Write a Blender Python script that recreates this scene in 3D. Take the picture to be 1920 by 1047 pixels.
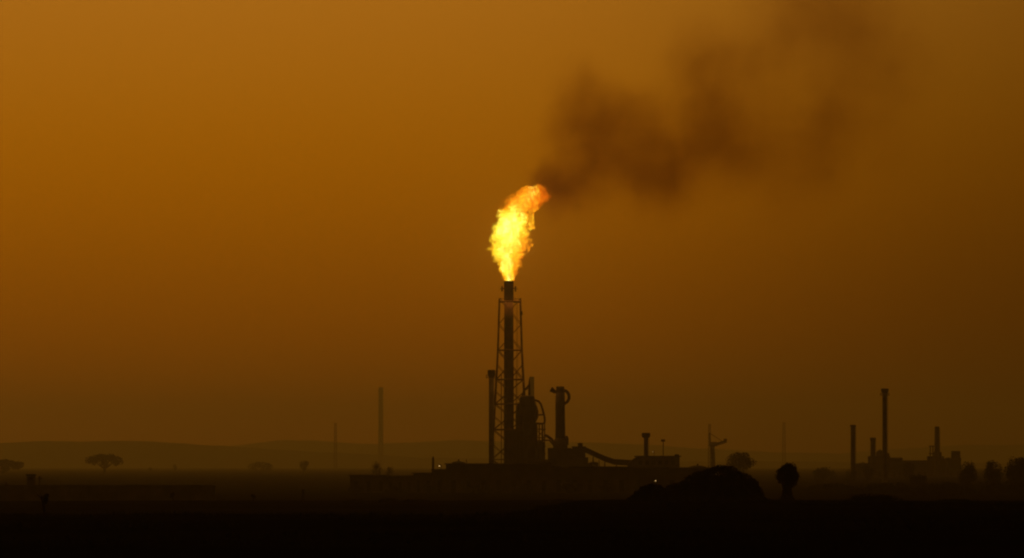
import bpy, math, random
from mathutils import Vector, noise as mnoise

for o in list(bpy.data.objects): bpy.data.objects.remove(o)
S = bpy.context.scene
C = S.collection
R = math.radians
rnd = random.Random(7)

# ------------------------------------------------------------------ camera
FPX, HZ, CAMZ = 8120.0, 872.0, 9.0          # focal length in photo pixels, horizon row, eye height
cam_d = bpy.data.cameras.new("camera"); cam = bpy.data.objects.new("camera", cam_d); C.objects.link(cam)
cam_d.sensor_width = 36.0; cam_d.lens = FPX/1920*36.0
cam_d.shift_y = (HZ-523.5)/1920
cam_d.clip_start = 1.0; cam_d.clip_end = 60000.0
cam.location = (0, 0, CAMZ); cam.rotation_euler = (R(90), 0, 0)
S.camera = cam

def W(px, py, D):
    "the point at depth D seen in the photograph at px, py"
    return Vector(((px-960)/FPX*D, D, CAMZ+(HZ-py)/FPX*D))
def mx(px, D): return (px-960)/FPX*D
def mz(py, D): return CAMZ+(HZ-py)/FPX*D

# ------------------------------------------------------------------ view + render
S.view_settings.view_transform = 'Standard'; S.view_settings.look = 'None'
S.view_settings.exposure = 0; S.view_settings.gamma = 1
S.render.engine = 'CYCLES'
cy = S.cycles
cy.use_denoising = True
cy.max_bounces = 4; cy.diffuse_bounces = 1; cy.glossy_bounces = 1; cy.volume_bounces = 0; cy.transparent_max_bounces = 16
cy.volume_max_steps = 512
cy.use_light_tree = True
cy.pixel_filter_type = 'BLACKMAN_HARRIS'; cy.filter_width = 2.1      # a soft long lens through dusty air

# ------------------------------------------------------------------ sky: dusk light through a pall of dust
wd = bpy.data.worlds.new("World"); S.world = wd; wd.use_nodes = True
nt = wd.node_tree; nt.nodes.clear()
def N(tree, typ, **kw):
    n = tree.nodes.new(typ)
    for k, v in kw.items():
        if k.startswith('i_'):
            key = k[2:]
            n.inputs[int(key) if key.isdigit() else key].default_value = v
        else: setattr(n, k, v)
    return n
def L(tree, a, b): tree.links.new(a, b)
def M(tree, op, a, b=None, c=None, clamp=False):
    n = tree.nodes.new('ShaderNodeMath'); n.operation = op; n.use_clamp = clamp
    for i, v in enumerate((a, b, c)):
        if v is None: continue
        if isinstance(v, (int, float)): n.inputs[i].default_value = v
        else: tree.links.new(v, n.inputs[i])
    return n.outputs[0]
def ramp(tree, fac, stops, interp='LINEAR'):
    n = tree.nodes.new('ShaderNodeValToRGB'); cr = n.color_ramp; cr.interpolation = interp
    while len(cr.elements) > 1: cr.elements.remove(cr.elements[-1])
    for i, (p, col) in enumerate(stops):
        e = cr.elements[0] if i == 0 else cr.elements.new(p)
        e.position = p
        e.color = (*col, 1) if not isinstance(col, (int, float)) else (col, col, col, 1)
    if not isinstance(fac, (int, float)): tree.links.new(fac, n.inputs[0])
    return n.outputs[0]
SUN_EL, SUN_AZ = R(7), R(-28)                # veiled sun, out of frame to the left
tc = N(nt, 'ShaderNodeTexCoord'); sp = N(nt, 'ShaderNodeSeparateXYZ'); L(nt, tc.outputs['Generated'], sp.inputs[0])
x_, y_, z_ = sp.outputs
el = M(nt, 'ARCTAN2', z_, M(nt, 'SQRT', M(nt, 'ADD', M(nt, 'MULTIPLY', x_, x_), M(nt, 'MULTIPLY', y_, y_))))
az = M(nt, 'ARCTAN2', x_, y_)
ELMAX, AZMAX = 1.6, 3.1416
def pe(py): return max(0.0, math.atan((HZ-py)/FPX)/ELMAX)
SKY_V = [  # photo row -> sky radiance
 (872, (.25,.046,.003)), (800, (.270,.052,.0015)), (700, (.282,.062,.0002)), (600, (.305,.072,.0001)), (500, (.330,.086,.0001)),
 (400, (.375,.103,.0002)), (300, (.405,.118,.0007)), (200, (.430,.134,.003)), (100, (.450,.149,.006)), (0, (.465,.158,.009))]
stops = [(pe(p), c) for p, c in SKY_V] + [(.11, (.48,.18,.012)), (.15, (.44,.16,.010)), (.22, (.13,.045,.004)), (.4, (.008,.003,.0006)), (1, (.003,.0012,.0003))]
vcol = ramp(nt, M(nt, 'DIVIDE', M(nt, 'MAXIMUM', el, 0.0), ELMAX), stops, 'B_SPLINE')
def pa(px): return .5 + math.atan((px-960)/FPX)/(2*AZMAX)
SKY_TOP = [(0, .05), (.40, .35), (pa(-900), 1.02), (pa(0), 1.0), (pa(350), 1.0), (pa(700), .98), (pa(960), .93), (pa(1200), .85), (pa(1500), .69), (pa(1700), .59), (pa(1920), .50), (pa(2600), .34), (.62, .15), (1, .04)]
SKY_LOW = [(0, .05), (.40, .35), (pa(-900), 1.15), (pa(0), 1.13), (pa(350), 1.08), (pa(700), 1.0), (pa(960), .93), (pa(1200), .80), (pa(1500), .53), (pa(1700), .38), (pa(1920), .26), (pa(2600), .14), (.62, .08), (1, .04)]
azf = M(nt, 'ADD', M(nt, 'DIVIDE', az, 2*AZMAX), .5)
hm = N(nt, 'ShaderNodeMix', data_type='RGBA')
L(nt, M(nt, 'DIVIDE', el, math.atan(HZ/FPX), clamp=True), hm.inputs[0])
L(nt, ramp(nt, azf, SKY_LOW), hm.inputs[6]); L(nt, ramp(nt, azf, SKY_TOP), hm.inputs[7])
hcol = hm.outputs[2]
mul = N(nt, 'ShaderNodeVectorMath', operation='MULTIPLY'); L(nt, vcol, mul.inputs[0]); L(nt, hcol, mul.inputs[1])
nish = N(nt, 'ShaderNodeTexSky', sky_type='NISHITA', sun_disc=False, sun_elevation=R(2), sun_rotation=SUN_AZ, dust_density=8, air_density=2)
fil = N(nt, 'ShaderNodeVectorMath', operation='MULTIPLY'); L(nt, nish.outputs[0], fil.inputs[0]); fil.inputs[1].default_value = (.004, .0012, .00005)
add = N(nt, 'ShaderNodeVectorMath', operation='ADD'); L(nt, mul.outputs[0], add.inputs[0]); L(nt, fil.outputs[0], add.inputs[1])
bg = N(nt, 'ShaderNodeBackground'); L(nt, add.outputs[0], bg.inputs[0]); bg.inputs[1].default_value = 1.0
L(nt, bg.outputs[0], N(nt, 'ShaderNodeOutputWorld').inputs[0])
wd.cycles.sampling_method = 'MANUAL'; wd.cycles.sample_map_resolution = 2048

sd = bpy.data.lights.new("sun", 'SUN'); sd.energy = 0.04; sd.angle = R(12); sd.color = (1, .42, .08)
sun = bpy.data.objects.new("sun", sd); C.objects.link(sun)
sdir = Vector((math.sin(SUN_AZ)*math.cos(SUN_EL), math.cos(SUN_AZ)*math.cos(SUN_EL), math.sin(SUN_EL)))
sun.rotation_euler = sdir.to_track_quat('Z', 'Y').to_euler()

# ------------------------------------------------------------------ materials
def mat(name, c1, c2, scale=.6, rough=.8, metal=0.0, bump=.0):
    m = bpy.data.materials.new(name); m.use_nodes = True; t = m.node_tree
    b = t.nodes['Principled BSDF']; b.inputs['Roughness'].default_value = rough; b.inputs['Metallic'].default_value = metal
    b.inputs['Specular IOR Level'].default_value = 0 if rough > .84 else .05
    tcn = N(t, 'ShaderNodeTexCoord')
    nz = N(t, 'ShaderNodeTexNoise'); nz.inputs['Scale'].default_value = scale; nz.inputs['Detail'].default_value = 5
    L(t, tcn.outputs['Object'], nz.inputs['Vector'])
    L(t, ramp(t, nz.outputs[0], [(.32, c1), (.68, c2)]), b.inputs['Base Color'])
    if bump:
        bp = N(t, 'ShaderNodeBump'); bp.inputs['Strength'].default_value = bump; bp.inputs['Distance'].default_value = .3
        L(t, nz.outputs[0], bp.inputs['Height']); L(t, bp.outputs[0], b.inputs['Normal'])
    return m
steel = mat('rusty_steel', (.05,.032,.022), (.11,.075,.05), .5, .85)
paint = mat('grey_painted_steel', (.07,.065,.055), (.14,.125,.10), .3, .6)
conc = mat('weathered_concrete', (.10,.09,.07), (.18,.155,.12), .25, .95)
sheet = mat('corrugated_sheet', (.06,.055,.045), (.12,.10,.08), .2, .85)
darkm = mat('dark_opening', (.015,.012,.010), (.03,.025,.02), .5, .8)
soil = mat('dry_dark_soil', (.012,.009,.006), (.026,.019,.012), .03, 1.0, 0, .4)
hillm = mat('desert_hill', (.05,.04,.028), (.09,.07,.048), .004, 1.0)
leafm = mat('dusty_leaf', (.020,.022,.010), (.042,.045,.020), .8, .9)
bark = mat('bark', (.03,.022,.015), (.06,.045,.03), 3, .95)
grassm = mat('dry_grass', (.015,.012,.006), (.03,.025,.012), 1.0, .9)
def lampmat(name, col, s):
    m = bpy.data.materials.new(name); m.use_nodes = True; b = m.node_tree.nodes['Principled BSDF']
    b.inputs['Emission Color'].default_value = (*col, 1); b.inputs['Emission Strength'].default_value = s
    b.inputs['Base Color'].default_value = (.3,.3,.25,1)
    return m
lampm = lampmat('lit_lamp_glass', (1.0,.62,.22), 1.5)

# ------------------------------------------------------------------ mesh builder
class MB:
    def __init__(s): s.v, s.f = [], []
    def poly(s, vs, fs):
        k = len(s.v); s.v += [tuple(v) for v in vs]; s.f += [tuple(i+k for i in f) for f in fs]; return s
    def box(s, a, b):
        (x0,y0,z0),(x1,y1,z1) = a, b
        return s.poly([(x0,y0,z0),(x1,y0,z0),(x1,y1,z0),(x0,y1,z0),(x0,y0,z1),(x1,y0,z1),(x1,y1,z1),(x0,y1,z1)],
                      [(0,3,2,1),(4,5,6,7),(0,1,5,4),(1,2,6,5),(2,3,7,6),(3,0,4,7)])
    def tube(s, pts, r, n=8, cap=True):
        pts = [Vector(p) for p in pts]; rs = r if isinstance(r, (list, tuple)) else [r]*len(pts)
        vs, fs = [], []
        up0 = None
        for i, p in enumerate(pts):
            d = (pts[min(i+1, len(pts)-1)] - pts[max(i-1, 0)]).normalized()
            if up0 is None: up0 = Vector((0,1,0)) if abs(d.y) < .9 else Vector((1,0,0))
            a = d.cross(up0).normalized(); b = a.cross(d).normalized()
            for k in range(n):
                t = 2*math.pi*k/n; vs.append(p + (a*math.cos(t)+b*math.sin(t))*rs[i])
        for i in range(len(pts)-1):
            for k in range(n):
                k2 = (k+1) % n; fs.append((i*n+k, i*n+k2, (i+1)*n+k2, (i+1)*n+k))
        if cap: fs.append(tuple(range(n))); fs.append(tuple(range((len(pts)-1)*n, len(pts)*n))[::-1])
        return s.poly(vs, fs)
    def lathe(s, cx, cy_, prof, n=24):
        "prof: list of (radius, z)"
        vs, fs = [], []
        for r, z in prof:
            for k in range(n):
                t = 2*math.pi*k/n; vs.append((cx+r*math.cos(t), cy_+r*math.sin(t), z))
        for i in range(len(prof)-1):
            for k in range(n):
                k2 = (k+1) % n; fs.append((i*n+k, i*n+k2, (i+1)*n+k2, (i+1)*n+k))
        fs.append(tuple(range(n))[::-1]); fs.append(tuple(range((len(prof)-1)*n, len(prof)*n)))
        return s.poly(vs, fs)
    def ring(s, cx, cy_, z, r0, r1, h, n=24):
        vs, fs = [], []
        for k in range(n):
            t = 2*math.pi*k/n; c, q = math.cos(t), math.sin(t)
            vs += [(cx+r0*c, cy_+r0*q, z), (cx+r1*c, cy_+r1*q, z), (cx+r1*c, cy_+r1*q, z+h), (cx+r0*c, cy_+r0*q, z+h)]
        for k in range(n):
            a, b = 4*k, 4*((k+1) % n)
            for j in range(4): fs.append((a+j, b+j, b+(j+1)%4, a+(j+1)%4))
        return s.poly(vs, fs)
    def rail(s, cx, cy_, z, r, n=12, h=1.1):
        for zz in (z+h, z+h*.55):
            s.tube([(cx+r*math.cos(2*math.pi*k/n), cy_+r*math.sin(2*math.pi*k/n), zz) for k in range(n+1)], .06, 4, False)
        for k in range(n):
            t = 2*math.pi*k/n; s.tube([(cx+r*math.cos(t), cy_+r*math.sin(t), z), (cx+r*math.cos(t), cy_+r*math.sin(t), z+h)], .05, 4)
        return s
    def leaf(s, p, size, g):
        a = Vector((g.gauss(0,1), g.gauss(0,1), g.gauss(0,1))).normalized(); b = a.orthogonal().normalized()
        b = (b*math.cos(g.random()*6) + a.cross(b)*math.sin(g.random()*6)).normalized() if g.random() < .9 else b
        b = (b - a*a.dot(b)).normalized(); l = size*g.uniform(.6, 1.3)
        return s.poly([p-a*l, p+b*l*.45, p+a*l, p-b*l*.45], [(0,1,2,3)])
    def build(s, name, material, parent=None, smooth=False, base=None):
        me = bpy.data.meshes.new(name)
        off = Vector((0,0,0))
        if parent is not None: off = Vector(parent['_w'])
        if base is not None: off = Vector(base)
        me.from_pydata([(v[0]-off.x, v[1]-off.y, v[2]-off.z) for v in s.v], [], s.f)
        me.materials.append(material); me.update()
        if smooth: me.shade_smooth()
        o = bpy.data.objects.new(name, me); C.objects.link(o)
        if parent is not None:
            o.parent = parent
            po = Vector(parent['_w']); o.location = off-po; o['_w'] = tuple(off)
        else: o.location = off; o['_w'] = tuple(off)
        return o
def tag(o, label=None, cat=None, group=None, kind=None):
    for k, v in (('label', label), ('category', cat), ('group', group), ('kind', kind)):
        if v: o[k] = v
    return o
def thing(name, loc, label, cat, group=None):
    o = bpy.data.objects.new(name, None); C.objects.link(o); o.location = loc; o['_w'] = tuple(loc)
    o.empty_display_size = .5
    return tag(o, label, cat, group)

# ------------------------------------------------------------------ ground
def sstep(a, b, v):
    t = min(1, max(0, (v-a)/(b-a))); return t*t*(3-2*t)
def gz(x, y):
    "a near rise, a low shelf behind it, then the plain"
    near = 5.2 + .25*mnoise.noise(Vector((x*.02, y*.012, 0))) + .12*mnoise.noise(Vector((x*.11, y*.05, 3)))
    shelf = 2.7 + .30*mnoise.noise(Vector((x*.015, y*.01, 7))) + .12*mnoise.noise(Vector((x*.09, y*.04, 4)))
    e1 = 325 + 125*sstep(-.012, .02, x/max(y, 60)) + 16*mnoise.noise(Vector((x*.02, 0, 5)))
    e2 = 755 + 22*mnoise.noise(Vector((x*.012, 0, 15)))
    z = near + (shelf-near)*sstep(e1, e1+70, y)
    z *= 1-sstep(e2, e2+230, y)
    return z + .35*mnoise.noise(Vector((x*.006, y*.004, 9)))*min(1, max(0, (y-1000)/300))
def gridmesh(name, xs, ys, fn, m):
    b = MB(); nx = len(xs)
    vs = [(x*max(1, 1), y, fn(x, y)) for y in ys for x in xs]
    fs = [(j*nx+i, j*nx+i+1, (j+1)*nx+i+1, (j+1)*nx+i) for j in range(len(ys)-1) for i in range(nx-1)]
    b.poly(vs, fs); return b.build(name, m, smooth=True)
ys = [-150, 0, 60, 120] + [150+6*i for i in range(60)] + [512+10*i for i in range(36)] + [880*(1.032**i) for i in range(110)]
ys = [y for y in ys if y < 20800] + [21300]
def xsamp():
    xs = [-4100, -3400, -2900, -2200, -1700, -1300, -1000, -750, -550, -400, -300, -220, -170, -130]
    mid = [-100+2.5*i for i in range(81)]
    return xs + mid + [-x for x in reversed(xs)]
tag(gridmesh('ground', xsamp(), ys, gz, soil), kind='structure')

# hills on the horizon
def interp(t, tab):
    for (a, b), (c, d) in zip(tab, tab[1:]):
        if t <= c: return b + (d-b)*max(0, (t-a))/(c-a)
    return tab[-1][1]
HA = [(-900,836),(-200,832),(0,829),(90,826),(230,828),(310,831),(420,836),(520,842),(640,850),(760,856),(960,862),(1200,864),(1500,866),(1920,868),(2600,870)]
HB = [(-900,840),(300,836),(420,838),(480,832),(530,826),(600,827),(680,833),(780,830),(850,826),(930,828),(1080,829),(1180,834),(1300,840),(1450,848),(1580,850),(1700,842),(1800,836),(1920,834),(2600,830)]
def hills(name, D, tab, seed):
    def f(x, y):
        px = 960+x/D*FPX
        top = mz(interp(px, tab), D) + 6*mnoise.noise(Vector((x*.004, seed, 0))) + 2*mnoise.noise(Vector((x*.02, seed, 0)))
        t = (y-(D-700))/700
        k = math.sin(min(1, max(0, t))*math.pi/2)**2 if t < 1 else 1-(t-1)*.6
        return -2 + (top+2)*k*(1+.06*mnoise.noise(Vector((x*.006, y*.006, seed)))*(1 if t < .95 else 0))
    xs = [-3900+39*i for i in range(201)]
    return tag(gridmesh(name, xs, [D-700+100*i for i in range(10)], f, hillm), kind='structure')
hills('hills', 14500, HA, 1.5)
hills('distant_hills', 20500, HB, 8.5)

# ------------------------------------------------------------------ steel chimneys
def chimney(name, px0, px1, ptop, pbase, D, label, cap=None, group=None, m=paint, cat='chimney', taper=1.0, platforms=()):
    cx = mx((px0+px1)/2, D); r = (px1-px0)/2/FPX*D; zt = mz(ptop, D); zb = min(mz(pbase, D), .2) if pbase is None else mz(pbase, D)
    t = thing(name, (cx, D, zb), label, cat, group)
    MB().lathe(cx, D, [(r*taper*1.35, zb), (r*taper*1.3, zb+1), (r*taper, zb+3), (r, zt-.4), (r*.8, zt-.4), (r*.8, zt-.6)]).build('shaft', m, t, True)
    if cap:
        cr, cd = cap; cr = cr/FPX*D; h = cd/FPX*D
        MB().lathe(cx, D, [(r+.01, zt-h), (cr*.9, zt-h*.8), (cr, zt-h*.6), (cr, zt-h*.12), (cr*.92, zt), (r*.7, zt), (r*.7, zt-.5)]).build('cap', m, t)
    for pp in platforms:
        z = mz(pp, D); p = MB().ring(cx, D, z, r+.01, r+1.2, .18).build('platform', steel, t)
        MB().rail(cx, D, z+.18, r+1.15).build('railing', steel, p)
    lad = MB()
    xl = cx+r+.35
    lad.tube([(xl, D-.3, zb), (xl, D-.3, zt-1)], .05, 4); lad.tube([(xl, D+.3, zb), (xl, D+.3, zt-1)], .05, 4)
    z = zb+.5
    while z < zt-1: lad.tube([(xl, D-.3, z), (xl, D+.3, z)], .03, 4); z += .6
    lad.build('ladder', steel, t)
    return t

DP = 1800.0
# ------------------------------------------------------------------ the flare stack: riser, tip and lattice
def flare():
    D = DP; cx = mx(954, D); px = D/FPX
    t = thing('flare_stack', (cx, D, 0), 'tall flare stack in a steel lattice frame with a flame burning at its tip', 'flare stack')
    zt = mz(527, D)
    MB().lathe(cx, D, [(9.4*px, 0), (9.2*px, mz(712, D)), (8.6*px, mz(600, D)), (8.4*px, mz(566, D))]).build('riser_pipe', steel, t, True)
    tip = MB().lathe(cx, D, [(8.9*px, mz(566, D)+.003), (8.9*px, zt-.5), (9.6*px, zt-.45), (9.6*px, zt), (8.0*px, zt), (8.0*px, zt-2)]).build('flare_tip', steel, t, True)
    MB().ring(cx, D, mz(542.5, D), 8.92*px, 10.6*px, .55).build('steam_ring', steel, tip)
    for s in (-1, 1):   # pilot burners and their brackets
        b = MB(); x = cx+s*12.6*px
        b.tube([(x, D-.4, mz(547, D)), (x, D-.4, mz(537, D))], .34, 8); b.tube([(cx+s*8*px, D-.4, mz(542, D)), (x+s*.9, D-.4, mz(542, D))], .16, 6)
        b.build('pilot_burner', steel, tip)
    lev = [(560,19.5),(657,22.5),(712,25.3),(758,28),(806,31),(862,34.5),(912,38)]
    cxl = mx(956, D)
    rot = R(2.5)
    def corner(i, w, z):
        a = rot+math.pi/4+i*math.pi/2; q = w*math.sqrt(2)
        return Vector((cxl+q*math.cos(a), D+q*math.sin(a), z))
    P = [(mz(p, D), w*px) for p, w in lev]; P[-1] = (0.0, P[-1][1])
    for i in range(4):
        b = MB()
        b.tube([corner(i, w, z) for z, w in P], .21, 6)
        o = b.build('leg', steel, t)
        if i == 3 or i == 0: pass
    for j in range(len(P)-1):
        (z0, w0), (z1, w1) = P[j], P[j+1]
        b = MB()
        for i in range(4):
            k = (i+1) % 4
            zm = (z0+z1)/2; wm = (w0+w1)/2
            if j == 0:  # two stacked crossings in the tall top bay
                b.tube([corner(i, w0, z0), corner(k, wm, zm)], .13, 5); b.tube([corner(k, w0, z0), corner(i, wm, zm)], .13, 5)
                b.tube([corner(i, wm, zm), corner(k, w1, z1)], .13, 5); b.tube([corner(k, wm, zm), corner(i, w1, z1)], .13, 5)
            else:
                b.tube([corner(i, w0, z0), corner(k, w1, z1)], .17, 5); b.tube([corner(k, w0, z0), corner(i, w1, z1)], .17, 5)
                q = (corner(i, w1, z1)+corner(k, w1, z1))/2
                b.tube([corner(i, wm, zm), q], .12, 5); b.tube([corner(k, wm, zm), q], .12, 5)
        b.build('cross_brace', steel, t)
    for j, (pp, th) in enumerate(((566,.75),(657,.5),(712,.6),(758,.55),(806,.7),(862,.5))):
        z = mz(pp, D); w = interp(pp, [(a, b) for a, b in lev])*px
        b = MB()
        for i in range(4):
            a, c = corner(i, w, z), corner((i+1) % 4, w, z)
            b.tube([a, c], th*.42, 4)
            m_ = (a+c)/2; d = (Vector((cx, D, z))-m_)
            b.tube([m_, m_+d*(1-8.7*px/max(d.length, .1))], .16, 4)
        if j in (0, 2, 4):   # grated walkway round the riser
            b.ring(cx, D, z-.06, 9.5*px, min(w*.97, 9.5*px+1.7), .12, 20)
        pl = b.build('platform', steel, t)
        if j == 0:
            b = MB()
            for i in range(4):
                a, c = corner(i, w, z+1.2), corner((i+1) % 4, w, z+1.2); b.tube([a, c], .06, 4)
                for k in range(4): q = a.lerp(c, k/4); b.tube([q-Vector((0,0,1.2)), q], .06, 4)
            b.build('railing', steel, pl)
    # ladder up the right-hand side with its cage
    b = MB(); xl = cxl+3.0
    for s in (-.25, .25): b.tube([(xl+s, D-2.4, 0), (xl+s, D-2.4, mz(566, D))], .05, 4)
    z = .5
    while z < mz(566, D): b.tube([(xl-.25, D-2.4, z), (xl+.25, D-2.4, z)], .035, 4); z += .9
    b.build('ladder', steel, t)
    # a beacon box on the right-hand leg
    z = mz(588, D); a = corner(3, 20.3*px, z)
    b = MB(); b.lathe(a.x, a.y, [(.15, z-1), (.5, z-.8), (.62, z-.2), (.62, z+.4), (.35, z+.9), (.1, z+1)], 10); b.build('beacon_box', darkm, t)
    b = MB()
    for s in (-1, 1):
        b.tube([(cx+s*3.1, D-1, 0), (cx+s*3.1, D-1, mz(700, D))], .15, 6)
    b.build('gas_line', steel, t)
    for i in range(4):
        c0 = corner(i, P[-1][1], 0); MB().box((c0.x-1, c0.y-1, -.5), (c0.x+1, c0.y+1, .4)).build('footing', conc, t)
flare()

# slim stack beside the lattice
chimney('steel_chimney', 916.5, 926.5, 694, 912, DP-25, 'slim dark steel chimney close beside the flare stack lattice', cap=(7.3, 14), platforms=(709,))

# ------------------------------------------------------------------ process vessel with gooseneck pipes
def vessel():
    D = DP-40; px = D/FPX; cx = mx(988.5, D)
    t = thing('process_tower', (cx, D, 0), 'bulky dark process tower with curved pipes standing behind the flare stack lattice', 'process tower')
    MB().lathe(cx, D, [(17*px, 0), (17*px, mz(806, D)), (16*px, mz(775, D)), (15.2*px, mz(757, D)), (14.2*px, mz(747, D)), (13*px, mz(743.5, D)), (8*px, mz(742, D)), (3*px, mz(741.5, D))]).build('vessel_body', paint, t, True)
    for pp, r in ((761, 17.5), (790, 18), (826, 18.5)):
        p = MB().ring(cx, D, mz(pp, D), 14.7*px, r*px, .2).build('platform', steel, t); MB().rail(cx, D, mz(pp, D)+.2, r*px-.1, 16).build('railing', steel, p)
    MB().lathe(mx(973,D), D-4, [(6.5*px, 0), (6.5*px, mz(775,D)), (5.2*px, mz(764,D)), (3*px, mz(759,D)), (.4, mz(757,D))], 18).build('side_drum', paint, t, True)
    MB().lathe(mx(1013,D), D+4, [(8.5*px, 0), (8.5*px, mz(836,D)), (7*px, mz(829,D)), (3*px, mz(825,D))], 18).build('side_drum', paint, t, True)
    MB().lathe(mx(1004,D), D+3, [(4*px, 0), (4*px, mz(800,D)), (3*px, mz(796,D)), (.4, mz(794,D))], 14).build('side_drum', paint, t, True)
    # vent mast on the vessel's crown
    MB().tube([(mx(992.5, D), D, mz(744, D)), (mx(992.5, D), D, mz(722, D)), (mx(992.5, D), D, mz(710, D))], [.5, .42, .12], 8).build('vent_mast', steel, t)
    b = MB(); X = lambda a, p, dy=0: (mx(a, D), D+dy, mz(p, D))
    b.tube([X(979, 745), X(980, 738), X(984, 731), X(990, 728)], [.3,.3,.42,.3], 6)
    b.tube([X(984, 731), X(989, 726), X(992, 720)], [.42, .35, .15], 6)
    b.build('davit', steel, t)
    # goosenecks on the right
    b = MB()
    b.tube([X(998,750), X(1004,751), X(1010,753), X(1014,758), X(1017,767), X(1020,778), X(1021.5,787), X(1021,793), X(1017,795), X(1008,794.5), X(1001,794)], .42, 8)
    b.tube([X(1001,758), X(1005,764), X(1007,772), X(1007,782), X(1004,788)], .55, 8)
    b.tube([X(1003,780), X(1012,778), X(1018,778)], .3, 6)
    b.build('gooseneck_pipe', steel, t)
    b = MB()
    for a, w in ((1006,.3),(1011,.25),(1017,.32),(1021,.22)): b.tube([X(a,795,-2), X(a,915,-2)], w, 6)
    for a in (806, 822, 838, 852, 868): b.box((mx(1002,D), D-3, mz(a,D)), (mx(1023,D), D+1, mz(a,D)+.35))
    for a, c in ((806,822),(822,838),(838,852),(852,868)): b.tube([X(1005,a,-2.6), X(1021,c,-2.6)], .13, 5); b.tube([X(1021,a,-2.6), X(1005,c,-2.6)], .13, 5)
    b.build('pipe_rack', steel, t)
    b = MB(); b.tube([X(1020,816,-2), X(1026,818,-2), X(1034,824,-2), X(1040,832,-2)], .55, 8); b.tube([X(1018,826,-2), X(1030,826,-2), X(1040,838,-2)], .3, 6)
    b.build('transfer_pipe', steel, t)
vessel()

chimney('far_chimney', 992.5, 1001.5, 706, 885, 5600, 'faint hazy slender chimney peeping up right behind the process tower')

def furnace():
    D = DP-60; t = thing('equipment_block', (mx(960, D), D, 0), 'square dark equipment block at the foot of the flare stack', 'equipment block')
    b = MB(); b.box((mx(946,D), D-7, 0), (mx(981,D), D+7, mz(807,D))); b.build('housing', sheet, t)
    b = MB()
    for i in range(5): x = mx(949+7*i, D); b.box((x, D-7.25, 1), (x+.5, D-7.003, mz(808,D)))
    b.build('stiffener', steel, t)
    b = MB(); b.lathe(mx(974,D), D-2, [(1.6, mz(806.5,D)), (1.6, mz(785,D)), (1.2, mz(781,D))], 14); 
    b.build('vent_pipe', steel, t)
    MB().box((mx(955,D), D-7.4, 0), (mx(962,D), D-7.26, 4)).build('door', darkm, t)
furnace()

# ------------------------------------------------------------------ chimney with the looped duct
def loop_chimney():
    D = DP-20; px = D/FPX; cx = mx(1050.5, D); X = lambda a, p, dy=0: (mx(a, D), D+dy, mz(p, D))
    t = thing('refinery_chimney', (cx, D, 0), 'thick chimney with a looped duct and a side nozzle at its top', 'chimney')
    MB().lathe(cx, D, [(9.6*px, 0), (9.6*px, mz(822,D)), (8.6*px, mz(760,D)), (8.4*px, mz(735,D))]).build('shaft', paint, t, True)
    MB().lathe(cx, D, [(8.42*px, mz(737,D)), (8.9*px, mz(733,D)), (7.6*px, mz(730,D)), (7.6*px, mz(725.5,D)), (6.8*px, mz(725,D)), (6*px, mz(725,D)), (6*px, mz(728,D))]).build('cap', steel, t)
    MB().tube([X(1044,736.5), X(1040,735), X(1036,732), X(1032.5,730)], [.55,.7,.95,1.15], 10).build('side_nozzle', steel, t)
    pts = [X(1056,732.5)]+[(mx(1056,D)+11*px*math.sin(a), D, mz(744.5,D)+12.5*px*math.cos(a)) for a in [i*math.pi/10 for i in range(1,10)]]+[X(1057,758)]
    MB().tube(pts, .62, 10).build('loop_duct', steel, t)
    b = MB(); b.lathe(cx, D, [(14.5*px, 0), (14.5*px, mz(846,D)), (13*px, mz(833,D)), (11.5*px, mz(826,D)), (9.7*px, mz(822,D))], 20); b.build('base_cone', conc, t)
    MB().lathe(mx(1062,D), D-1, [(4*px, mz(835,D)), (4*px, mz(822,D)), (2.4*px, mz(818.5,D)), (.3, mz(817.5,D))], 12).build('relief_drum', steel, t)
    b = MB(); xl = cx-8.9*px
    for s in (-.25,.25): b.tube([(xl, D+s, 0), (xl, D+s, mz(742,D))], .05, 4)
    b.build('ladder', steel, t)
loop_chimney()

def stepped_house():
    D = DP-60; t = thing('boiler_house', (mx(1050,D), D, 0), 'low stepped boiler house around the base of the looped chimney', 'building')
    b = MB()
    for (a, c, p, d0, d1) in ((1027,1073,842,-9,-3),(1021,1086,862,-12,-9.003),(1073.01,1097,839,-6,4),(1080,1102,858,-11,-6.003)):
        b.box((mx(a,D), D+d0, 0), (mx(c,D), D+d1, mz(p,D)))
    b.build('wall', sheet, t)
    b = MB(); b.box((mx(1072.2,D), D-6.5, mz(839,D)), (mx(1098,D), D+4.5, mz(837.6,D))); b.box((mx(1026.4,D), D-9.5, mz(842,D)), (mx(1073.6,D)-.6, D-2.5, mz(840.6,D))); b.build('roof', sheet, t)
    for i in range(5): MB().box((mx(1026+11*i,D), D-12.12, 4), (mx(1031+11*i,D), D-12.004, 6)).build('window', darkm, t)
    b = MB(); b.lathe(mx(1088,D), D, [(1, mz(837.5,D)), (1, mz(832.5,D)), (1.3, mz(832,D)), (.2, mz(830.8,D))], 12); b.build('roof_vent', steel, t)
stepped_house()

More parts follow.
